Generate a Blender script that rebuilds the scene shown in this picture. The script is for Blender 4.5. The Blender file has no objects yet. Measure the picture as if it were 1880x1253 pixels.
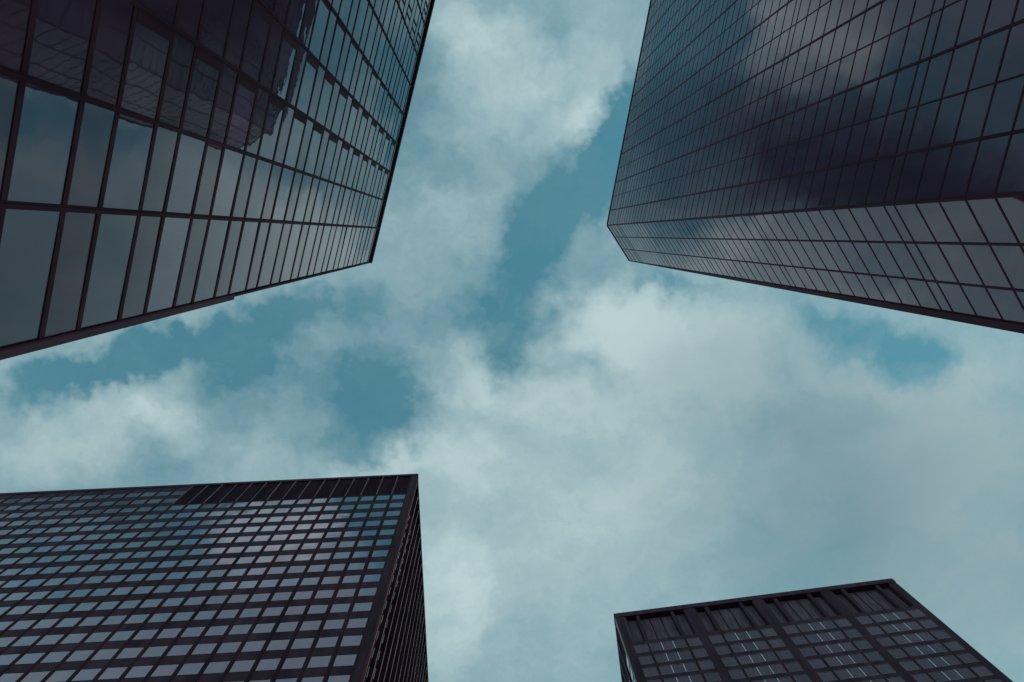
import bpy, math, random
from mathutils import Vector, Matrix
R = math.radians
random.seed(7)
scene = bpy.context.scene
col = scene.collection

# ------------------------------------------------------------------ camera (looking almost straight up)
F_PX, W_PX, H_PX = 1250.0, 1880.0, 1253.0
CX, CY = 940.0, 626.5
EYE = 1.6
UP = Vector((890 - CX, 431 - CY, F_PX)).normalized()          # the zenith in camera axes (x right, y down, z forward)
AX = (Vector((1, 0, 0)) - UP[0] * UP).normalized()
AY = UP.cross(AX)
M = Matrix((AX, AY, UP))                                       # camera axes -> world axes

def plan(px, py):                                              # direction of a measured sight line, as plan offset per metre of height
    d = M @ Vector((px - CX, py - CY, F_PX))
    return Vector((d.x / d.z, d.y / d.z))

cam_d = bpy.data.cameras.new('camera')
cam = bpy.data.objects.new('camera', cam_d)
col.objects.link(cam)
cam_d.sensor_width = 36
cam_d.lens = 36 * F_PX / W_PX
cam_d.clip_start, cam_d.clip_end = 0.1, 12000
r, dn, fw = (M @ Vector(v) for v in ((1, 0, 0), (0, 1, 0), (0, 0, 1)))
cam.matrix_world = Matrix(((r.x, -dn.x, -fw.x, 0), (r.y, -dn.y, -fw.y, 0), (r.z, -dn.z, -fw.z, EYE), (0, 0, 0, 1)))
scene.camera = cam
MT = M.transposed()

def project(p):
    v = MT @ (Vector(p) - Vector((0, 0, EYE)))
    if v.z < 0.05: return None
    return CX + F_PX * v.x / v.z, CY + F_PX * v.y / v.z

# ------------------------------------------------------------------ materials
def new_mat(name):
    m = bpy.data.materials.new(name); m.use_nodes = True
    nt = m.node_tree
    return m, nt, nt.nodes['Principled BSDF']

def metal_mat(name, c, rough=0.5, ior=1.10, var=0.35, streak=(0.6, 0.6, 0.12)):
    """Painted / anodised dark metal with weather streaks running down it."""
    m, nt, b = new_mat(name)
    tc = nt.nodes.new('ShaderNodeTexCoord')
    mp = nt.nodes.new('ShaderNodeMapping'); mp.inputs['Scale'].default_value = streak
    n = nt.nodes.new('ShaderNodeTexNoise'); n.inputs['Scale'].default_value = 1.0; n.inputs['Detail'].default_value = 6
    nt.links.new(tc.outputs['Object'], mp.inputs['Vector']); nt.links.new(mp.outputs['Vector'], n.inputs['Vector'])
    rp = nt.nodes.new('ShaderNodeValToRGB')
    rp.color_ramp.elements[0].position, rp.color_ramp.elements[1].position = 0.3, 0.7
    rp.color_ramp.elements[0].color = [x * (1 - var) for x in c] + [1]
    rp.color_ramp.elements[1].color = [x * (1 + var) for x in c] + [1]
    nt.links.new(n.outputs['Fac'], rp.inputs['Fac']); nt.links.new(rp.outputs['Color'], b.inputs['Base Color'])
    mr = nt.nodes.new('ShaderNodeMapRange'); mr.inputs['To Min'].default_value = rough - 0.1; mr.inputs['To Max'].default_value = rough + 0.1
    nt.links.new(n.outputs['Fac'], mr.inputs['Value']); nt.links.new(mr.outputs['Result'], b.inputs['Roughness'])
    b.inputs['IOR'].default_value = ior
    return m

def glass_mat(name, base, ior, tint=(1, 1, 1), rough=0.015, wave=0.015, scale=0.33, fine=0.0, fine_scale=2.2, metal=0.0):
    """Coated window glass over a dark room: dark body, mirror reflection that follows the viewing angle,
    surface gently out of flat so that reflections wobble."""
    m, nt, b = new_mat(name)
    t0 = nt.nodes.new('ShaderNodeTexCoord'); m0 = nt.nodes.new('ShaderNodeMapping'); m0.inputs['Scale'].default_value = (0.9, 0.9, 0.14)
    n0 = nt.nodes.new('ShaderNodeTexNoise'); n0.inputs['Scale'].default_value = 1.0; n0.inputs['Detail'].default_value = 4
    r0 = nt.nodes.new('ShaderNodeValToRGB'); r0.color_ramp.elements[0].position, r0.color_ramp.elements[1].position = 0.3, 0.72
    r0.color_ramp.elements[0].color = [x * (0.94 if metal else 0.68) for x in base] + [1]; r0.color_ramp.elements[1].color = [x * (1.05 if metal else 1.35) for x in base] + [1]
    nt.links.new(t0.outputs['Object'], m0.inputs['Vector']); nt.links.new(m0.outputs['Vector'], n0.inputs['Vector'])
    nt.links.new(n0.outputs['Fac'], r0.inputs['Fac']); nt.links.new(r0.outputs['Color'], b.inputs['Base Color'])
    b.inputs['Roughness'].default_value = rough
    b.inputs['IOR'].default_value = ior
    b.inputs['Specular Tint'].default_value = (*tint, 1)
    b.inputs['Metallic'].default_value = metal
    tc = nt.nodes.new('ShaderNodeTexCoord')
    n = nt.nodes.new('ShaderNodeTexNoise'); n.inputs['Scale'].default_value = scale; n.inputs['Detail'].default_value = 1.5
    nt.links.new(tc.outputs['Object'], n.inputs['Vector'])
    bp = nt.nodes.new('ShaderNodeBump'); bp.inputs['Strength'].default_value = 1.0; bp.inputs['Distance'].default_value = wave
    nt.links.new(n.outputs['Fac'], bp.inputs['Height'])
    last = bp
    if fine:
        n2 = nt.nodes.new('ShaderNodeTexNoise'); n2.inputs['Scale'].default_value = fine_scale; n2.inputs['Detail'].default_value = 1
        nt.links.new(tc.outputs['Object'], n2.inputs['Vector'])
        b2 = nt.nodes.new('ShaderNodeBump'); b2.inputs['Strength'].default_value = 1.0; b2.inputs['Distance'].default_value = fine
        nt.links.new(n2.outputs['Fac'], b2.inputs['Height']); nt.links.new(bp.outputs['Normal'], b2.inputs['Normal'])
        last = b2
    nt.links.new(last.outputs['Normal'], b.inputs['Normal'])
    return m

M_frame = metal_mat('bronze frame metal', (0.110, 0.042, 0.068), 0.55)
M_frame_soft = metal_mat('weathered corner cladding', (0.200, 0.100, 0.140), 0.6)
M_core = metal_mat('dark cladding', (0.022, 0.016, 0.024), 0.7)
M_black = metal_mat('black painted steel', (0.066, 0.034, 0.050), 0.5)
M_spandrel = metal_mat('dark brown spandrel steel', (0.100, 0.048, 0.070), 0.5)
M_pier = metal_mat('charcoal pier cladding', (0.088, 0.045, 0.066), 0.55)
M_fin = metal_mat('pale worn mullion edge', (0.42, 0.35, 0.38), 0.45)
M_recess = metal_mat('dark louvre and painted side shade', (0.050, 0.024, 0.038), 0.8, ior=1.06)  # louvres; also paints shade onto the steel tower's narrow side
M_bar = metal_mat('bright aluminium glazing bar', (0.88, 0.90, 0.92), 0.3, ior=1.5, var=0.06)
M_bar.node_tree.nodes['Principled BSDF'].inputs['Metallic'].default_value = 1.0
M_glint = metal_mat('white painted glint', (0.90, 0.90, 0.90), 0.5, var=0.06)  # bright sky glints painted as white strips on the steel tower's side
M_trim = metal_mat('grey aluminium window trim', (0.34, 0.24, 0.26), 0.4)
M_slot = metal_mat('charcoal louvre panel', (0.200, 0.125, 0.165), 0.6, streak=(2, 2, 0.3))

# tower A (left): bluish vision panes and grey spandrel panes, each pane a shade apart
A_T = [glass_mat('blue vision glass %s' % k, bs, io, ti, fine=0.0008) for k, bs, io, ti in (
    ('plain', (0.110, 0.060, 0.105), 2.10, (0.88, 0.89, 1.0)),
    ('green', (0.105, 0.064, 0.098), 2.05, (0.88, 0.94, 0.98)),
    ('violet', (0.200, 0.085, 0.185), 2.10, (1.0, 0.83, 1.0)),
    ('pale', (0.160, 0.100, 0.150), 2.40, (0.98, 0.93, 1.0)))]
A_S = [glass_mat('grey spandrel glass %s' % k, bs, io, ti, rough=0.02, fine=0.0009) for k, bs, io, ti in (
    ('plain', (0.125, 0.064, 0.100), 1.74, (1.0, 0.90, 0.97)),
    ('green', (0.115, 0.066, 0.098), 1.76, (0.95, 0.94, 0.98)),
    ('brown', (0.135, 0.064, 0.098), 1.72, (1.0, 0.88, 0.95)))]
# tower B (right)
B_G = [glass_mat('smoke glass %s' % k, bs, io, ti, wave=0.008, scale=0.25) for k, bs, io, ti in (
    ('plain', (0.085, 0.040, 0.080), 1.80, (0.96, 0.80, 0.95)),
    ('warm', (0.092, 0.042, 0.080), 1.84, (1.0, 0.80, 0.92)),
    ('deep', (0.078, 0.040, 0.082), 1.76, (0.93, 0.82, 0.97)))]
M_louvre = glass_mat('dull louvre glass', (0.095, 0.046, 0.084), 1.40, rough=0.25)
C_G = [glass_mat('silvered smoke glass %s' % k, bs, io, ti, wave=0.008, scale=0.25) for k, bs, io, ti in (
    ('plain', (0.130, 0.055, 0.085), 2.00, (1.0, 0.80, 0.90)),
    ('warm', (0.140, 0.056, 0.084), 2.05, (1.0, 0.79, 0.88)),
    ('deep', (0.120, 0.053, 0.086), 1.95, (0.97, 0.81, 0.93)))]
# tower D (bottom left)
D_G = [glass_mat('mirror glass %s' % k, bs, io, ti, wave=0.022, scale=0.3, metal=0.92) for k, bs, io, ti in (
    ('plain', (0.41, 0.38, 0.43), 1.5, (1, 1, 1)),
    ('violet', (0.43, 0.37, 0.43), 1.5, (1, 1, 1)),
    ('blue', (0.39, 0.375, 0.45), 1.5, (1, 1, 1)))]
# tower E (bottom right)
E_G = [glass_mat('slate glass %s' % k, bs, io, ti, wave=0.014, scale=0.5) for k, bs, io, ti in (
    ('plain', (0.095, 0.046, 0.085), 1.55, (0.97, 0.84, 1.0)),
    ('deep', (0.080, 0.042, 0.078), 1.50, (0.97, 0.84, 1.0)),
    ('warm', (0.105, 0.050, 0.082), 1.57, (1.0, 0.83, 1.0)))]

# ------------------------------------------------------------------ geometry helpers
def empty(name, loc, label, cat):
    o = bpy.data.objects.new(name, None); col.objects.link(o)
    o.location = loc; o['label'] = label; o['category'] = cat
    o.empty_display_size = 2
    return o

class Face:
    """One flat facade: s metres along it from its corner, z height, o metres out towards the street."""
    def __init__(self, p1, p2, H):
        a = plan(*p1) * H; b = plan(*p2) * H
        self.H = H; self.a = a; self.L = (b - a).length
        self.u = (b - a).normalized()
        n = Vector((-self.u.y, self.u.x))
        self.n = n if n.dot(a) < 0 else -n                    # outward: towards the viewer at the origin
    def p(self, s, z, o=0.0):
        q = self.a + self.u * s + self.n * o
        return Vector((q.x, q.y, z))
    def z(self, h): return EYE + h * self.H

class MB:
    def __init__(self): self.v = []; self.f = []; self.mi = []; self.mats = []
    def m(self, mat):
        if mat not in self.mats: self.mats.append(mat)
        return self.mats.index(mat)
    def poly(self, pts, mat):
        k = len(self.v); self.v += [tuple(p) for p in pts]
        self.f.append(tuple(range(k, k + len(pts)))); self.mi.append(self.m(mat))
    def box(self, F, s0, s1, z0, z1, o0, o1, mat):
        k = len(self.v)
        self.v += [tuple(F.p(s, z, o)) for s in (s0, s1) for z in (z0, z1) for o in (o0, o1)]
        for q in ((0, 1, 3, 2), (4, 6, 7, 5), (0, 4, 5, 1), (2, 3, 7, 6), (0, 2, 6, 4), (1, 5, 7, 3)):
            self.f.append(tuple(k + i for i in q)); self.mi.append(self.m(mat))
    def pane(self, F, s0, s1, z0, z1, o, mat, tilt):
        a, b, c = (random.gauss(0, tilt) for _ in range(3))    # a pane never sits perfectly flat in its frame
        ds, dz = (s1 - s0) / 2, (z1 - z0) / 2
        self.poly([F.p(s, z, o + a * (1 if s == s1 else -1) * ds + b * (1 if z == z1 else -1) * dz)
                   for s, z in ((s0, z0), (s1, z0), (s1, z1), (s0, z1))], mat)
    def prism(self, pts, z0, z1, mat):
        k = len(self.v); n = len(pts)
        self.v += [(p[0], p[1], z0) for p in pts] + [(p[0], p[1], z1) for p in pts]
        for i in range(n):
            j = (i + 1) % n
            self.f.append((k + i, k + j, k + n + j, k + n + i)); self.mi.append(self.m(mat))
        self.f.append(tuple(k + i for i in reversed(range(n)))); self.mi.append(self.m(mat))
        self.f.append(tuple(k + n + i for i in range(n))); self.mi.append(self.m(mat))
    def build(self, name, root, parent=None, kind=None, label=None):
        base = root.location if root else Vector((0, 0, 0))
        me = bpy.data.meshes.new(name)
        me.from_pydata([tuple(Vector(p) - base) for p in self.v], [], self.f)
        for m in self.mats: me.materials.append(m)
        me.polygons.foreach_set('material_index', self.mi)
        me.update()
        o = bpy.data.objects.new(name, me); col.objects.link(o)
        if root: o.parent = parent or root
        if kind: o['kind'] = kind
        if label: o['label'] = label
        return o

def area(F, s0, s1, z0, z1):
    """Share of the photograph a rectangle of facade takes (0 when outside the frame)."""
    pts = [project(F.p(s, z)) for s, z in ((s0, z0), (s1, z0), (s1, z1), (s0, z1))]
    if any(p is None for p in pts): return 0
    pts = [(min(max(x, 0), W_PX), min(max(y, 0), H_PX)) for x, y in pts]
    a = 0
    for i in range(4):
        x0, y0 = pts[i]; x1, y1 = pts[(i + 1) % 4]; a += x0 * y1 - x1 * y0
    return abs(a) / 2

def split(items, n=100):
    """items: (area, payload); the n largest in view, and the rest."""
    items = sorted(items, key=lambda t: -t[0])
    big = [p for a, p in items[:n] if a > 6]
    return big, [p for a, p in items[len(big):]]

# ================================================================== TOWER A, left: glass curtain wall
HA = 67.6
FA = Face((680.5, 482.7), (796, 0), HA)
A = empty('glass_tower', FA.p(0, 0), 'glass office tower with wide bluish panes reflecting its dark neighbour, upper left', 'office tower')
SA = 0.50 * HA                                                  # length of the facade
mb = MB()
fp = [FA.p(0.02, 0, -0.30), FA.p(SA, 0, -0.30), FA.p(SA, 0, -32.9), FA.p(0.02, 0, -32.9)]
mb.prism([(p.x, p.y) for p in fp], 0, FA.z(0.992), M_core); mb.build('body', A)
mb = MB(); mb.box(FA, 0.0, SA, FA.z(0.9905), FA.z(1.0), -0.6, 0.16, M_frame); mb.build('parapet', A)
ms = [0.0515 * HA + 0.0398 * HA * k for k in range(0, 12)]      # mullion lines
edges = [0.0] + ms
MW = 0.17
rows = []                                                       # (z0, z1, vision?)
for k in range(-5, 14):
    t0 = 0.2799 + 0.0547 * k
    rows.append((t0, t0 + 0.0315, True)); rows.append((t0 + 0.0315, t0 + 0.0547, False))
rows = [(a, min(b, 0.9905), v) for a, b, v in rows if a > 0.01 and a < 0.985]
BW = 0.20
for nm, vis in (('window_pane', True), ('spandrel_pane', False)):
    it = []
    for a, b, v in rows:
        if v != vis: continue
        for s0, s1 in zip(edges[:-1], edges[1:]):
            z0, z1 = FA.z(a) + BW / 2 - 0.02, FA.z(b) - BW / 2 + 0.02
            mat = random.choices(A_T, (6, 3, 0.8, 2))[0] if vis else random.choices(A_S, (5, 3, 2))[0]
            it.append((area(FA, s0, s1, z0, z1), (s0 + (0.16 if s0 == 0 else MW / 2 - 0.02), s1 - MW / 2 + 0.02, z0, z1, mat)))
    big, rest = split(it)
    for s0, s1, z0, z1, mat in big:
        mb = MB(); mb.pane(FA, s0, s1, z0, z1, 0.0, mat, 0.0030); mb.build(nm, A)
    mb = MB()
    for s0, s1, z0, z1, mat in rest: mb.pane(FA, s0, s1, z0, z1, 0.0, mat, 0.0030)
    mb.build(nm, A, kind='stuff')
STRIPS = {2: 0.30, 3: 0.32, 4: 0.14}
for s in ms:
    mb = MB(); mb.box(FA, s - MW / 2, s + MW / 2, 0, FA.z(0.9905), -0.12, 0.035, M_frame)
    mb.box(FA, s - 0.03, s + 0.03, 0, FA.z(0.9905), 0.035, 0.07, M_frame)
    strip_w = STRIPS.get(ms.index(s), 0)                               # dark strips beside some posts, in the vision rows only
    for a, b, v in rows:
        if v and strip_w: mb.box(FA, s - MW / 2 - strip_w, s - MW / 2 - 0.004, FA.z(a) + BW / 2, FA.z(b) - BW / 2, -0.1, 0.028, M_frame)
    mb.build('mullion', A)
for a, b, v in rows:                                            # horizontal rails, butting between the mullions
    mb = MB()
    for s0, s1 in zip(edges[:-1], edges[1:]):
        mb.box(FA, s0 + (0.14 if s0 == 0 else MW / 2), s1 - MW / 2, FA.z(a) - BW / 2, FA.z(a) + BW / 2, -0.12, 0.022, M_frame)
    mb.build('rail', A)
mb = MB()                                                       # small extra posts that halve a few panes near the roof
for a, b, v in rows:
    if v and a > 0.77:
        for s in (0.3007, 0.3097, 0.3405, 0.3495):
            mb.box(FA, s * HA - 0.05, s * HA + 0.05, FA.z(a) + BW / 2, FA.z(b) - BW / 2, -0.1, 0.05, M_frame)
mb.build('vent_post', A)
zs = FA.z(0.4541)
mb = MB(); mb.box(FA, -0.13, 0.09, 0, zs, -0.5, 0.05, M_frame_soft); mb.box(FA, 0.0902, 0.150, 0, zs, -0.3, 0.07, M_frame); mb.build('corner_pier', A)
mb = MB(); mb.box(FA, 0.0, 0.085, zs + 0.003, FA.z(0.9905), -0.5, 0.05, M_frame_soft); mb.box(FA, 0.0852, 0.135, zs + 0.003, FA.z(0.9905), -0.3, 0.115, M_frame); mb.build('corner_pier', A)

# ================================================================== TOWER B, right: dark faceted tower
HB = 128.0
FB = Face((1114, 414), (1195, 0), HB)
FC = Face((1114, 414), (1155, 479), HB)
B = empty('faceted_tower', FB.p(0, 0), 'dark faceted glass tower with a chamfered corner and dense grid of panes, upper right', 'office tower')
SB, SC = 0.42 * HB, FC.L
c2 = FC.p(SC, 0)
rad = Vector((c2.x, c2.y)).normalized()
ang = R(-3.0)
rad = Vector((rad.x * math.cos(ang) - rad.y * math.sin(ang), rad.x * math.sin(ang) + rad.y * math.cos(ang)))
def inset(F, s, o): q = F.p(s, 0, o); return (q.x, q.y)
tanq = 0.12
b1 = inset(FB, SB, -0.25); b0 = inset(FB, 0.1, -0.25); b2 = inset(FC, SC - 0.05, -0.25)
b3 = (b2[0] + rad.x * 45, b2[1] + rad.y * 45); back = (b1[0] + rad.x * 45, b1[1] + rad.y * 45)
mb = MB(); mb.prism([b1, b0, b2, b3, back], 0, HB + EYE - 0.5, M_core); mb.build('body', B)
lines = [1.0]                                                   # heights of the horizontal bars
h = 1.0 - 0.0078
while h > 0.925: lines.append(h); h -= 0.0225
top_zone = len(lines)
lines.append(0.9225)
while lines[-1] > 0.05:
    base = lines[-1] - 0.149
    lines += [lines[-1] - 0.0149 * k for k in range(1, 11)]
    lines.append(lines[-1] - 0.0078)
lines = [x for x in lines if x > 0.02]
vb = [0.0] + [(0.0216 + 0.0199 * k) * HB for k in range(0, 20)]
vc = [0.0, SC / 3 * 0.985, SC / 3 * 1.985, SC]
it = []
for i in range(len(lines) - 1):
    h1, h0 = lines[i], lines[i + 1]
    louv = MB()
    for F, vs in ((FB, vb), (FC, vc)):
        for s0, s1 in zip(vs[:-1], vs[1:]):
            z0, z1 = F.z(h0), F.z(h1)
            if h0 > 0.905 and h1 < 0.995:                       # plant floors: a thin strip of glass over a dark louvre
                zm = z1 - (z1 - z0) * 0.45
                louv.pane(F, s0 + 0.03, s1 - 0.03, z0 + 0.03, zm - 0.02, 0, M_louvre, 0.0005)
                z0 = zm
            it.append((area(F, s0, s1, z0, z1), (F, s0, s1, z0, z1, random.choices(B_G if F is FB else C_G, (5, 2, 2))[0])))
    if louv.f: louv.build('louvre_band', B)
big, rest = split(it)
for F, s0, s1, z0, z1, mat in big:
    mb = MB(); mb.pane(F, s0 + 0.03, s1 - 0.03, z0 + 0.03, z1 - 0.03, 0, mat, 0.0010); mb.build('window_pane', B)
mb = MB()
for F, s0, s1, z0, z1, mat in rest: mb.pane(F, s0 + 0.03, s1 - 0.03, z0 + 0.03, z1 - 0.03, 0, mat, 0.0010)
mb.build('window_pane', B, kind='stuff')
for i, h in enumerate(lines[1:]):                               # one rail wraps both visible faces
    hw = 0.062
    mb = MB()
    lo = hw
    hi = hw
    mb.box(FB, 0.10, SB, FB.z(h) - lo, FB.z(h) + hi, -0.2, 0.018, M_frame)
    mb.box(FC, 0.10, SC - 0.1, FC.z(h) - lo, FC.z(h) + hi, -0.2, 0.018, M_frame)
    mb.build('rail', B)
for k, s in enumerate(vb[1:]):
    w = 0.085 if k % 2 == 0 else 0.045
    mb = MB(); mb.box(FB, s - w, s + w, 0, FB.z(0.998), -0.15, 0.024 + (0.01 if k % 2 == 0 else 0), M_frame); mb.build('mullion', B)
for s in vc[1:3]:
    mb = MB(); mb.box(FC, s - 0.07, s + 0.07, 0, FC.z(0.998), -0.15, 0.026, M_frame); mb.build('mullion', B)
mb = MB(); mb.box(FB, 0.09, SB, FB.z(0.9983), FB.z(1.0), -0.5, 0.10, M_frame); mb.box(FC, 0.09, SC, FC.z(0.9983), FC.z(1.0), -0.5, 0.10, M_frame); mb.build('parapet', B)
mb = MB()                                                       # slim post on the fold between the two faces
q0, q1, q2 = FB.p(0.10, 0, 0.064), FB.p(-0.03, 0, 0.07), FC.p(0.10, 0, 0.064)
q3, q4 = FC.p(0.10, 0, -0.2), FB.p(0.10, 0, -0.2)
mb.prism([(q.x, q.y) for q in (q0, q1, q2, q3, q4)], 0, FB.z(0.9983), M_frame); mb.build('corner_post', B)
mb = MB()                                                       # dark return at the far edge, widening downwards
zt, zb = FC.z(0.998), FC.z(0.10)
wt, wb = SC - 0.03, SC - 0.0052 * HB
pts = []
for z, w in ((zb, wb), (zt, wt)):
    pts += [FC.p(w, z, 0.10), FC.p(SC + 0.02, z, 0.10), FC.p(SC + 0.02, z, -0.3), FC.p(w, z, -0.3)]
for q in ((0, 1, 5, 4), (1, 2, 6, 5), (2, 3, 7, 6), (3, 0, 4, 7), (4, 5, 6, 7), (3, 2, 1, 0)): mb.poly([pts[i] for i in q], M_frame)
mb.build('corner_pier', B)

# ================================================================== TOWER D, lower left: black steel frame, mirror windows
HD = 130.0
FD = Face((767, 871), (0, 907), HD)
FS = Face((767, 871), (786.4, 1253), HD)
D = empty('steel_tower', FD.p(0, 0), 'black steel framed tower with rows of small blue and violet mirror windows, lower left', 'office tower')
SD, SS = 0.80 * HD, 0.42 * HD
ft, ss = FD, FS
mb = MB(); mb.prism([inset(FD, 1.0, -0.45), inset(FD, SD, -0.45), inset(FD, SD, -0.45 - SS), inset(FS, SS, -1.0)], 0, FD.z(0.992), M_core); mb.build('body', D)
mb = MB(); mb.box(FD, -0.12, SD, FD.z(0.9925), FD.z(1.0), -0.8, 0.14, M_spandrel); mb.box(FS, 0.8, SS, FD.z(0.9925), FD.z(1.0), -1.2, 0.06, M_spandrel); mb.build('parapet', D)
P = 0.0218 * HD
nD = int((SD - 0.009 * HD) / P)
cols = [(0.009 * HD + P * k, 0.009 * HD + P * k + 0.0180 * HD) for k in range(nD)]
st = 0.0284
tops = [0.919 + st * k for k in range(2, -32, -1)]
MECH = 0.338 * HD
it = []
for k, t in enumerate(tops):
    for c0, c1 in cols:
        if k < 2 and c0 < MECH - 0.5: continue
        z1 = FD.z(t); z0 = FD.z(t - 0.0162)
        if z0 < 4: continue
        cc = random.choices(D_G, (6, 2, 3))[0]
        it.append((area(FD, c0, c1, z0, z1), (FD, c0, c1, z0, z1, cc)))
    for j in range(int((SS - 0.0105 * HD) / P)):
        if k < 2: continue
        c0 = 0.0125 * HD + P * j; z1 = FD.z(t); z0 = FD.z(t - 0.0162)
        if z0 < 4: continue
        it.append((0, (FS, c0, c0 + 0.0185 * HD, z0, z1, random.choice(D_G))))
def window_mesh(mb, mbp, F, s0, s1, z0, z1, mat, tilt=0.0045, fw=0.045):
    bk = 0.66 if F is FS else 0.0
    for b in ((s0, s1, z0, z0 + fw), (s0, s1, z1 - fw, z1), (s0, s0 + fw, z0 + fw, z1 - fw), (s1 - fw, s1, z0 + fw, z1 - fw)):
        mb.box(F, *b, -0.14 - bk, 0.008 - bk, M_black)
    mbp.pane(F, s0 + fw, s1 - fw, z0 + fw, z1 - fw, -0.004 - bk, mat, tilt)
big, rest = split(it)
for w in big:
    a, b = MB(), MB(); window_mesh(a, b, *w)
    o = a.build('window', D); b.build('pane', D, parent=o)
a = MB()
for w in rest:
    window_mesh(a, a, *w)
    if w[0] is FS and w[1] < 6.5: a.box(FS, w[2] + 0.03, w[2] + 0.10, w[3] + 0.05, w[4] - 0.05, -0.70, -0.63, M_glint)   # white strips imitate sky glints between the first fins
a.build('window', D, kind='stuff')
for k, t in enumerate(tops):                                    # floor band under each row of windows
    mb = MB(); zt_ = FD.z(t - 0.0162); zb_ = FD.z(t - st)
    if zb_ < 3: continue
    if k == 1: zb_ = FD.z(tops[2])                              # the storeys above the blank band only left of it
    s0 = MECH - 0.4 if k < 2 else 0.0088 * HD
    mb.box(FD, s0, SD, zb_ + 0.005, zt_ - 0.005, -0.3, 0.016, M_spandrel)
    mb.box(FD, s0, SD, zt_ - 0.10, zt_ - 0.006, 0.016, 0.024, M_black)
    if k >= 2: mb.box(FS, 0.0108 * HD, SS, zb_ + 0.005, zt_ - 0.005, -0.9, -0.64, M_recess)  # side bands darker than the front ones, shade put into the colour
    mb.build('spandrel', D)
mb = MB()
mb.box(FD, MECH - 0.4, SD, FD.z(tops[0]) + 0.004, FD.z(0.9925), -0.3, 0.03, M_spandrel); mb.build('spandrel', D)
mb = MB()                                                       # blank plant floors under the roof
mb.box(FD, 0.0088 * HD, MECH - 0.41, FD.z(tops[2]) + 0.30, FD.z(0.9925), -0.35, -0.10, M_recess)
mb.box(FD, 0.0088 * HD, MECH - 0.41, FD.z(tops[2]) + 0.02, FD.z(tops[2]) + 0.297, -0.35, 0.02, M_spandrel)
mb.box(FS, 0.0108 * HD, SS, FD.z(tops[2]) + 0.02, FD.z(0.9925), -0.95, -0.66, M_recess)
mb.build('plant_screen', D)
for j in range(nD):
    s = 0.009 * HD + P * (j + 1)
    mb = MB()
    mb.box(FD, s - 0.0038 * HD + 0.01, s - 0.01, 0, FD.z(0.9925), -0.2, 0.045, M_black)
    mb.box(FD, s - 0.0022 * HD, s - 0.0014 * HD, 0, FD.z(0.9925), 0.045, 0.13, M_black)
    if s < MECH: mb.box(FD, s - 0.0022 * HD, s - 0.0014 * HD, FD.z(tops[2]) + 0.3, FD.z(0.9905), 0.133, 0.155, M_trim)
    mb.build('mullion', D)
for j in range(int(SS / P)):
    s = 0.0105 * HD + P * j
    mb = MB()
    mb.box(FS, s - 0.05, s + 0.05, 0, FD.z(0.9915), -0.64, -0.06, M_recess)  # fin web in the dark tone that paints the side's shade
    mb.box(FS, s - 0.055, s + 0.055, 0, FD.z(0.9915), -0.06, -0.02, M_fin)
    mb.build('mullion', D)
mb = MB()
mb.box(FD, 0.03, 0.0088 * HD - 0.01, 0, FD.z(0.9924), -0.5, 0.04, M_pier)
mb.box(FD, 0.0080 * HD, 0.0091 * HD, 0, FD.z(0.9924), 0.04, 0.09, M_black)
mb.box(FD, -0.0, 0.09, 0, FD.z(0.9924), 0.041, 0.08, M_black)
mb.box(FS, 0.04, 0.0092 * HD, 0, FD.z(0.9924), -0.7, 0.02, M_recess)  # pier's side darker than its front, shade put into the colour
mb.build('corner_pier', D)

# ================================================================== TOWER E, lower right: piers, grouped windows, plant storey
HE = 140.0
FE = Face((1127.2, 1127.8), (1636.7, 1063), HE)
FG = Face((1127.2, 1127.8), (1142.3, 1253), HE)
E = empty('pier_tower', FE.p(0, 0), 'charcoal pier tower with grouped windows and deep slots under its roof, lower right', 'office tower')
SE, SG = 0.4519 * HE, 0.30 * HE
mb = MB(); mb.prism([inset(FE, 0.5, -2.0), inset(FE, SE - 0.05, -2.0), inset(FE, SE - 0.05, -SG), inset(FG, SG, -0.3), inset(FG, 2.1, -0.3)], 0, FE.z(0.992), M_core); mb.build('body', E)
mb = MB(); mb.box(FE, -0.1, SE + 0.1, FE.z(0.9895), FE.z(1.0), -2.4, 0.12, M_spandrel)
mb.box(FG, 2.45, SG, FE.z(0.9895), FE.z(1.0), -0.8, 0.1, M_spandrel); mb.build('parapet', E)
bay = 0.1102 * HE
stE = 0.0268
topsE = [0.9123 - stE * k for k in range(0, 32)]
ZP0, ZP1 = FE.z(0.9215), FE.z(0.988)
u_ = HE
for k in range(4):                                              # plant storey: slots 1.7 m deep with slim screens in them
    o_ = bay * k
    mb = MB()
    for s0, s1 in ((0.0166, 0.032), (0.0374, 0.0872), (0.0921, 0.1083)):
        mb.box(FE, o_ + s0 * u_ + 0.005, o_ + s1 * u_ - 0.005, ZP0 - 1.2, ZP1 - 0.01, -1.95, -1.12, M_slot)
    mb.build('slot_screen', E)
    mb = MB()
    for s in (0.0532, 0.0702): mb.box(FE, o_ + s * u_ - 0.09, o_ + s * u_ + 0.09, ZP0 - 1.0, ZP1, -1.115, -0.98, M_black)
    for s0, s1 in ((0.032, 0.0374), (0.0872, 0.0921)): mb.box(FE, o_ + s0 * u_, o_ + s1 * u_, ZP0, ZP1, -1.94, -0.02, M_pier)
    mb.build('slot_fin', E)
piers = [(0.0, 0.0130)] + [(0.1102 * k + 0.1103, 0.1102 * k + 0.1233) for k in range(3)] + [(0.3306 + 0.1105, 0.4519)]
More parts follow.
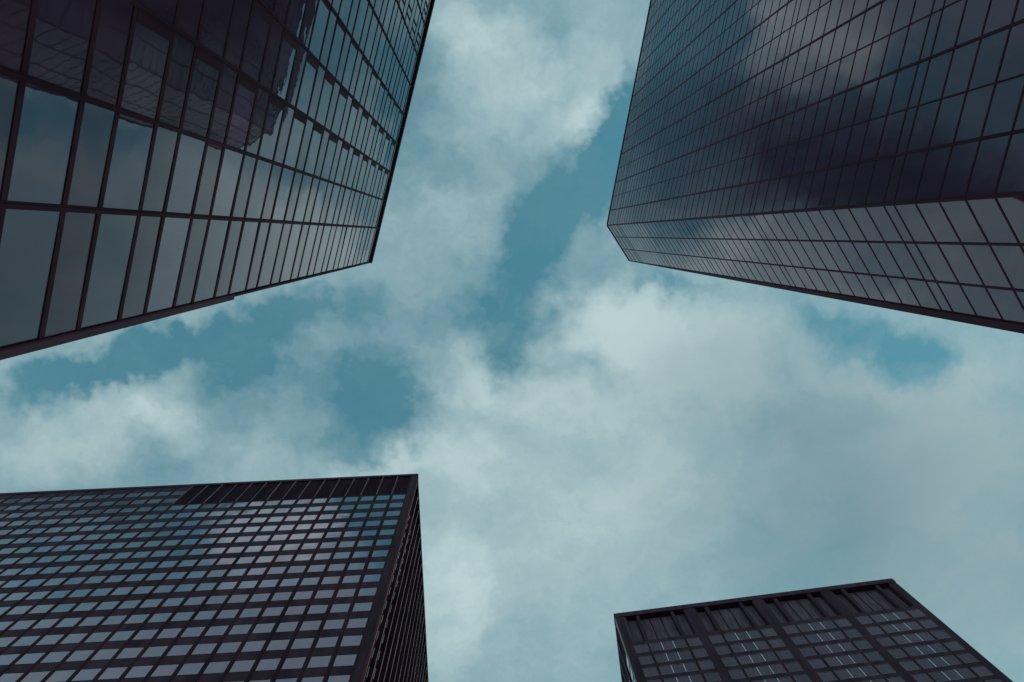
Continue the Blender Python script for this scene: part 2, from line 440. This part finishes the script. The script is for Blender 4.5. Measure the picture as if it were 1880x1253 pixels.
for a_, b_ in piers:
    mb = MB(); mb.box(FE, a_ * u_ + (0.04 if a_ == 0 else 0), b_ * u_ - (0.02 if b_ > 0.44 else 0), 0, FE.z(0.9895) - 0.003, -1.98, 0.05, M_pier)
    if a_ > 0: mb.box(FE, (a_ - 0.0016) * u_, a_ * u_ - 0.003, ZP0, ZP1, -1.97, 0.02, M_pier)
    if b_ < 0.44: mb.box(FE, b_ * u_ + 0.003, (b_ + 0.0034) * u_, ZP0, ZP1, -1.97, 0.02, M_pier)
    mb.build('pier', E)
def frame(mb, F, s0, s1, z0, z1, fw, o0, o1, mat):
    for b in ((s0, s1, z0, z0 + fw), (s0, s1, z1 - fw, z1), (s0, s0 + fw, z0 + fw, z1 - fw), (s1 - fw, s1, z0 + fw, z1 - fw)): mb.box(F, *b, o0, o1, mat)
it = []
for t in topsE:
    z1, z0 = FE.z(t), FE.z(t - 0.0187)
    if z0 < 5: continue
    for k in range(4):
        for s0, s1, wide in ((0.0138, 0.0322, 0), (0.036, 0.0870, 1), (0.0914, 0.1098, 0)):
            a0, a1 = bay * k + s0 * u_, bay * k + s1 * u_
            it.append((area(FE, a0, a1, z0, z1), (a0, a1, z0, z1, wide, bay * k)))
def ewin(fr, pn, br, w):
    a0, a1, z0, z1, wide, off = w
    frame(fr, FE, a0, a1, z0, z1, 0.085, -0.10, 0.045, M_trim)
    cuts = [a0 + 0.085] + ([off + 0.0531 * u_, off + 0.0702 * u_] if wide else []) + [a1 - 0.085]
    for i in range(len(cuts) - 1):
        pn.pane(FE, cuts[i] + (0.05 if i else 0), cuts[i + 1] - (0.05 if i < len(cuts) - 2 else 0), z0 + 0.085, z1 - 0.085, 0.0, random.choices(E_G, (4, 3, 2))[0], 0.002)
    for c in cuts[1:-1]: br.append((c, z0 + 0.09, z1 - 0.09))
big, rest = split(it)
for w in big:
    fr, pn, br = MB(), MB(), []
    ewin(fr, pn, br, w)
    o = fr.build('window', E); pn.build('pane', E, parent=o)
    for c, z0, z1 in br:
        b = MB(); b.box(FE, c - 0.045, c + 0.045, z0, z1, -0.05, 0.05, M_bar); b.build('glazing_bar', E, parent=o)
fr, br = MB(), []
for w in rest: ewin(fr, fr, br, w)
for c, z0, z1 in br: fr.box(FE, c - 0.045, c + 0.045, z0, z1, -0.05, 0.05, M_bar)
fr.build('window', E, kind='stuff')
for i, t in enumerate([0.9123 + stE] + topsE):
    z1 = FE.z(t - 0.0187) - 0.004; z0 = FE.z(t - stE) + 0.004
    if z0 < 3: continue
    if i == 0: z1 = ZP0 - 0.004
    mb = MB()
    for k in range(4): mb.box(FE, bay * k + 0.0131 * u_, bay * k + 0.1102 * u_, z0, z1, -1.96, 0.03, M_pier)
    mb.build('spandrel', E)
for k in range(4):
    mb = MB()
    for s0, s1 in ((0.0324, 0.0358), (0.0872, 0.0912)):
        mb.box(FE, bay * k + s0 * u_, bay * k + s1 * u_, 0, ZP0 - 0.3, -0.3, 0.012, M_black)
    mb.build('mullion', E)
# its left side, seen at a glancing angle
it = []
mb = MB()
for t in topsE[:30]:
    for k in range(9):
        s0 = 0.012 * HE + k * 0.0330 * HE
        mb.pane(FG, s0, s0 + 0.026 * HE, FE.z(t - 0.0187), FE.z(t), 0.02, random.choice(D_G), 0.004)
mb.build('side_window', E, kind='stuff')
mb = MB()
for k in range(10):
    s0 = -0.021 * HE + 0.0335 * HE + k * 0.0330 * HE + 0.026 * HE
    if s0 + 0.9 < SG: mb.box(FG, s0 - 0.1, s0 + 0.85, 0, FE.z(0.9895), -0.3, 0.24, M_pier)
mb.box(FG, 0.02, 0.010 * HE, 0, FE.z(0.9894), -1.9, 0.06, M_trim)
mb.build('side_pier', E)
mb = MB(); mb.box(FG, 0.011 * HE, SG, FE.z(0.9123) + 0.05, FE.z(0.9893), -0.3, 0.03, M_recess); mb.build('side_screen', E)

# ------------------------------------------------------------------ ground
def ground_mat(name, c, scale):
    m, nt, b = new_mat(name)
    n = nt.nodes.new('ShaderNodeTexNoise'); n.inputs['Scale'].default_value = scale; n.inputs['Detail'].default_value = 8
    tc = nt.nodes.new('ShaderNodeTexCoord'); nt.links.new(tc.outputs['Object'], n.inputs['Vector'])
    rp = nt.nodes.new('ShaderNodeValToRGB')
    rp.color_ramp.elements[0].color = [x * 0.7 for x in c] + [1]; rp.color_ramp.elements[1].color = [x * 1.3 for x in c] + [1]
    nt.links.new(n.outputs['Fac'], rp.inputs['Fac']); nt.links.new(rp.outputs['Color'], b.inputs['Base Color'])
    b.inputs['Roughness'].default_value = 0.85
    return m
def sheet(name, x0, x1, y0, y1, z, mat):
    mb = MB(); mb.poly([(x0, y0, z), (x1, y0, z), (x1, y1, z), (x0, y1, z)], mat)
    o = mb.build(name, None); o['kind'] = 'structure'; return o
sheet('ground', -5000, 5000, -5000, 5000, -0.012, ground_mat('asphalt', (0.06, 0.055, 0.055), 0.6))
sheet('plaza', -70, 90, -70, 75, -0.004, ground_mat('granite paving', (0.42, 0.34, 0.33), 1.5))

# ------------------------------------------------------------------ sky: Nishita blue with a broken cloud layer, laid out by direction
world = bpy.data.worlds.new('World'); scene.world = world; world.use_nodes = True
nt = world.node_tree; N = nt.nodes; L = nt.links
bg = N['Background']
SUN_EL, SUN_ROT = R(26), R(93)
def node(t, **kw):
    n = N.new(t)
    for k, v in kw.items(): setattr(n, k, v)
    return n
def math_(op, a, b=None, c=None, clamp=False):
    n = node('ShaderNodeMath', operation=op, use_clamp=clamp)
    for i, x in enumerate((a, b, c)):
        if x is None: continue
        if hasattr(x, 'is_output'): L.new(x, n.inputs[i])
        else: n.inputs[i].default_value = x
    return n.outputs[0]
tcn = node('ShaderNodeTexCoord')
sep = node('ShaderNodeSeparateXYZ'); L.new(tcn.outputs['Generated'], sep.inputs[0])
zz = math_('MAXIMUM', math_('ABSOLUTE', sep.outputs['Z']), 0.08)
cmb = node('ShaderNodeCombineXYZ')
L.new(math_('DIVIDE', sep.outputs['X'], zz), cmb.inputs[0]); L.new(math_('DIVIDE', sep.outputs['Y'], zz), cmb.inputs[1])
Q = cmb.outputs[0]                                              # where the sight line meets a flat cloud layer
def noise(vec, scale, detail, rough=0.55, off=(0, 0, 0), dist=0.0):
    mp = node('ShaderNodeMapping'); mp.inputs['Location'].default_value = off; L.new(vec, mp.inputs['Vector'])
    n = node('ShaderNodeTexNoise'); n.inputs['Scale'].default_value = scale; n.inputs['Detail'].default_value = detail
    n.inputs['Roughness'].default_value = rough; n.inputs['Distortion'].default_value = dist
    L.new(mp.outputs[0], n.inputs['Vector']); return n
# ragged edges: bend the layout with turbulence
wv = noise(Q, 7.0, 4, 0.62, (3.1, 1.7, 0))
sb = node('ShaderNodeVectorMath', operation='SUBTRACT'); L.new(wv.outputs['Color'], sb.inputs[0]); sb.inputs[1].default_value = (0.5, 0.5, 0.5)
sc_ = node('ShaderNodeVectorMath', operation='SCALE'); L.new(sb.outputs[0], sc_.inputs[0]); sc_.inputs['Scale'].default_value = 0.14
ad0 = node('ShaderNodeVectorMath', operation='ADD'); L.new(Q, ad0.inputs[0]); L.new(sc_.outputs[0], ad0.inputs[1])
wv2 = noise(Q, 24.0, 3, 0.65, (1.1, 4.7, 0))
sb2 = node('ShaderNodeVectorMath', operation='SUBTRACT'); L.new(wv2.outputs['Color'], sb2.inputs[0]); sb2.inputs[1].default_value = (0.5, 0.5, 0.5)
sc2 = node('ShaderNodeVectorMath', operation='SCALE'); L.new(sb2.outputs[0], sc2.inputs[0]); sc2.inputs['Scale'].default_value = 0.055
ad = node('ShaderNodeVectorMath', operation='ADD'); L.new(ad0.outputs[0], ad.inputs[0]); L.new(sc2.outputs[0], ad.inputs[1])
QW = ad.outputs[0]
def blob(cx, cy, rx, ry, rot, amp, acc, soft=1.0):
    """adds amp inside an ellipse of the cloud layer, fading to nothing at its rim"""
    mp = node('ShaderNodeMapping', vector_type='TEXTURE')
    mp.inputs['Location'].default_value = (cx, cy, 0); mp.inputs['Rotation'].default_value = (0, 0, rot); mp.inputs['Scale'].default_value = (rx, ry, 1)
    if hasattr(acc, 'is_output'):                               # evaluate one patch after another (keeps the shader's stack small)
        sq = node('ShaderNodeVectorMath', operation='MULTIPLY_ADD'); L.new(acc, sq.inputs[0]); sq.inputs[1].default_value = (1e-7, 1e-7, 1e-7); L.new(QW, sq.inputs[2])
        L.new(sq.outputs[0], mp.inputs['Vector'])
    else: L.new(QW, mp.inputs['Vector'])
    ln = node('ShaderNodeVectorMath', operation='LENGTH'); L.new(mp.outputs[0], ln.inputs[0])
    mr = node('ShaderNodeMapRange', interpolation_type='SMOOTHSTEP'); L.new(ln.outputs['Value'], mr.inputs['Value'])
    mr.inputs['From Min'].default_value = 1.35; mr.inputs['From Max'].default_value = 0.25
    mr.inputs['To Min'].default_value = 0; mr.inputs['To Max'].default_value = amp
    return math_('ADD', acc, mr.outputs[0])
def pblob(px, py, rx, ry, rot, amp, acc):
    c = plan(px, py); ex = (plan(px + 5, py) - plan(px - 5, py)).length / 10; ey = (plan(px, py + 5) - plan(px, py - 5)).length / 10
    return blob(c.x, c.y, rx * ex, ry * ey, R(rot), amp, acc)
dens = 0.50
for b_ in [
    # blue gaps
    (1090, 330, 90, 120, 30, -.2),
    (1130, 260, 60, 110, 25, -.55), (1030, 360, 85, 110, 30, -.55), (985, 450, 80, 100, 10, -.5), (930, 560, 80, 80, 0, -.38), (915, 655, 60, 50, 0, -.32),
    (1160, 170, 30, 50, 0, -.3), (870, 560, 60, 60, 0, -.15),
    (680, 740, 90, 130, 10, -.55), (570, 790, 70, 60, 0, -.3), (760, 760, 50, 60, 0, -.2), (600, 580, 150, 50, -12, -.42), (430, 640, 130, 70, -15, -.42),
    (250, 650, 120, 45, -15, -.4), (70, 710, 110, 50, -15, -.42), (410, 740, 90, 60, 0, -.3), (265, 850, 60, 50, 0, -.22), (530, 690, 120, 60, 0, -.25),
    (1690, 655, 75, 60, 10, -.52), (1590, 605, 120, 45, 14, -.36), (1480, 575, 60, 30, 14, -.2), (1240, 515, 70, 22, 10, -.4), (1330, 535, 50, 20, 10, -.15),
    (840, 310, 70, 40, 20, -.22), (740, 300, 50, 90, 15, -.22), (740, 560, 70, 70, 0, -.12), (810, 590, 60, 50, 0, -.15), (745, 430, 50, 50, 0, -.1),
    (1090, 480, 60, 50, 0, -.15), (1000, 60, 40, 60, 0, -.12),
    (560, 700, 160, 70, 0, -.22), (330, 630, 170, 40, -15, -.3), (520, 560, 110, 45, -14, -.3), (150, 680, 130, 40, -15, -.25),
    (1800, 1000, 250, 300, 0, .3), (1800, 800, 150, 100, 0, .2),
    # clouds
    (920, 120, 110, 90, 25, .38), (1080, 210, 70, 50, -25, .42), (1060, 110, 80, 60, 0, .28), (860, 60, 110, 60, 0, .15), (1010, 320, 50, 40, -40, .2), (880, 330, 60, 50, 0, .12),
    (1130, 590, 130, 70, -15, .5), (1280, 640, 200, 110, 10, .4), (860, 680, 70, 70, 30, .32), (980, 740, 180, 60, 5, .4), (1400, 800, 450, 200, 5, .32),
    (1560, 690, 140, 40, 25, .3), (1800, 680, 80, 60, -20, .35), (1000, 950, 300, 200, 0, .32), (1600, 1000, 500, 240, 0, .25), (830, 850, 120, 60, 0, .25),
    (200, 780, 170, 80, -12, .36), (90, 850, 150, 50, 0, .25), (450, 850, 90, 40, 0, .2), (285, 750, 60, 40, 0, .15), (690, 865, 90, 30, -10, .35),
    (820, 1130, 120, 140, 0, .3), (780, 400, 70, 90, 0, .12), (1090, 30, 80, 50, 0, .12), (540, 670, 60, 25, 40, .15),
]: dens = pblob(*b_, dens)
# sky that is only seen mirrored in the glass
for b_ in [
    (-0.17, -0.40, 0.10, 0.16, 0.1, -.55), (-0.24, -0.36, 0.22, 0.06, 0, -.45), (-0.55, -0.42, 0.30, 0.12, 0, -.35), (-0.33, -0.52, 0.13, 0.11, 0, .45), (-0.42, -0.68, 0.50, 0.20, 0, .4),
    (-0.20, -0.52, 0.05, 0.08, 0, -.35), (-0.22, -0.22, 0.16, 0.12, 0.5, -.45), (-0.36, -0.42, 0.13, 0.08, 0.6, .9), (0.36, -0.12, 0.17, 0.12, 0, -.5), (0.55, 0.15, 0.12, 0.08, 0, -.2),
]: dens = blob(*b_, dens)
fb = noise(QW, 3.2, 6, 0.58, (0.4, 2.2, 0), 0.15)
fb2 = noise(QW, 10.0, 7, 0.68, (5.4, 0.3, 0), 0.2)
dens = math_('ADD', dens, math_('MULTIPLY', math_('SUBTRACT', fb.outputs['Fac'], 0.5), 0.70))
dens = math_('ADD', dens, math_('MULTIPLY', math_('SUBTRACT', fb2.outputs['Fac'], 0.5), 0.75))
dens = math_('MULTIPLY_ADD', dens, 0.82, 0.09)
ramp = node('ShaderNodeValToRGB'); ramp.color_ramp.interpolation = 'LINEAR'
ramp.color_ramp.elements[0].position = 0.06; ramp.color_ramp.elements[0].color = (0, 0, 0, 1)
ramp.color_ramp.elements[1].position = 1.0; ramp.color_ramp.elements[1].color = (1, 1, 1, 1)
e = ramp.color_ramp.elements.new(0.55); e.color = (0.50, 0.50, 0.50, 1)
L.new(dens, ramp.inputs['Fac'])
sky = node('ShaderNodeTexSky', sky_type='NISHITA')
sky.sun_disc = False; sky.sun_elevation = SUN_EL; sky.sun_rotation = SUN_ROT; sky.air_density = 1.0; sky.dust_density = 0.1; sky.ozone_density = 1.0
tint = node('ShaderNodeMix', data_type='RGBA', blend_type='MULTIPLY'); tint.inputs['Factor'].default_value = 1
L.new(sky.outputs[0], tint.inputs['A']); tint.inputs['B'].default_value = (0.96, 1.92, 1.40, 1)
hz = node('ShaderNodeMix', data_type='RGBA'); hz.inputs['Factor'].default_value = 0.62     # thin even haze over the blue
L.new(tint.outputs['Result'], hz.inputs['A']); hz.inputs['B'].default_value = (0.74, 2.35, 3.15, 1)
# cloud colour: bright fringes, greyer where the layer is thick
cl = node('ShaderNodeMix', data_type='RGBA'); cl.inputs['A'].default_value = (5.1, 6.6, 6.7, 1); cl.inputs['B'].default_value = (1.90, 3.05, 3.50, 1)
thick = 0.22
for b_ in [(1750, 1000, 480, 380, 0, .42), (1880, 900, 300, 400, 0, .12), (1450, 900, 300, 250, 0, .28), (1400, 690, 260, 150, 10, .18), (120, 900, 250, 150, 0, .2), (1100, 1100, 200, 100, 0, .1), (930, 120, 150, 120, 0, -.4), (1080, 210, 90, 70, -20, -.4), (1150, 600, 170, 90, -10, -.2), (820, 1120, 90, 140, 0, -.35), (230, 780, 150, 70, 0, -.1)]: thick = pblob(*b_, thick)
thick = blob(-0.40, -0.62, 0.5, 0.22, 0, 0.75, thick)
thick = blob(-0.36, -0.42, 0.13, 0.08, 0.6, -0.6, thick)
thick = math_('ADD', thick, math_('MULTIPLY', math_('SUBTRACT', noise(Q, 2.3, 4, 0.5, (8, 3, 0)).outputs['Fac'], 0.5), 0.5), clamp=True)
L.new(thick, cl.inputs['Factor'])
mx = node('ShaderNodeMix', data_type='RGBA'); veil = math_('MULTIPLY', math_('SUBTRACT', noise(QW, 5.5, 7, 0.66, (7.7, 2.9, 0), 0.4).outputs['Fac'], 0.40), 1.7, clamp=True)
L.new(math_('MAXIMUM', math_('MULTIPLY_ADD', veil, 0.15, ramp.outputs['Color'], clamp=True), 0.0), mx.inputs['Factor'])
L.new(hz.outputs['Result'], mx.inputs['A']); L.new(cl.outputs['Result'], mx.inputs['B'])
dark = 0.0                                                      # added dark sky patch out of view, darkening the right tower's reflections
for b_ in [(-0.62, -0.275, 0.32, 0.115, 0.0, .97), (-0.30, -0.24, 0.20, 0.14, 0.3, .55)]: dark = blob(*b_, dark)
dk = node('ShaderNodeMix', data_type='RGBA'); L.new(math_('MINIMUM', dark, 0.97), dk.inputs['Factor'])
L.new(mx.outputs['Result'], dk.inputs['A']); dk.inputs['B'].default_value = (0.25, 0.40, 0.62, 1)
wg = node('ShaderNodeMix', data_type='RGBA')                    # mauve grey cloud added out of view to colour the steel tower's lower reflections
L.new(math_('MULTIPLY', blob(-0.42, -0.66, 0.60, 0.26, 0.0, 0.55, 0.0), ramp.outputs['Color'], clamp=True), wg.inputs['Factor'])
L.new(dk.outputs['Result'], wg.inputs['A']); wg.inputs['B'].default_value = (2.55, 2.65, 3.2, 1)
L.new(wg.outputs['Result'], bg.inputs['Color']); bg.inputs['Strength'].default_value = 0.1

# ------------------------------------------------------------------ sun behind thin cloud, from beyond the lower towers
sd = bpy.data.lights.new('sun', 'SUN'); sd.energy = 0.9; sd.angle = R(12); sd.color = (1.0, 0.95, 0.88)
so = bpy.data.objects.new('sun', sd); col.objects.link(so)
# Nishita: rotation 0 puts the sun at +Y, increasing clockwise seen from above
dirv = Vector((math.sin(SUN_ROT) * math.cos(SUN_EL), math.cos(SUN_ROT) * math.cos(SUN_EL), math.sin(SUN_EL)))
so.rotation_euler = dirv.to_track_quat('Z', 'Y').to_euler()

world.cycles.sampling_method = 'MANUAL'; world.cycles.sample_map_resolution = 256
scene.cycles.max_bounces = 5; scene.cycles.diffuse_bounces = 2; scene.cycles.glossy_bounces = 4
scene.view_settings.view_transform = 'Standard'; scene.view_settings.look = 'None'
scene.view_settings.exposure = 0; scene.view_settings.gamma = 1
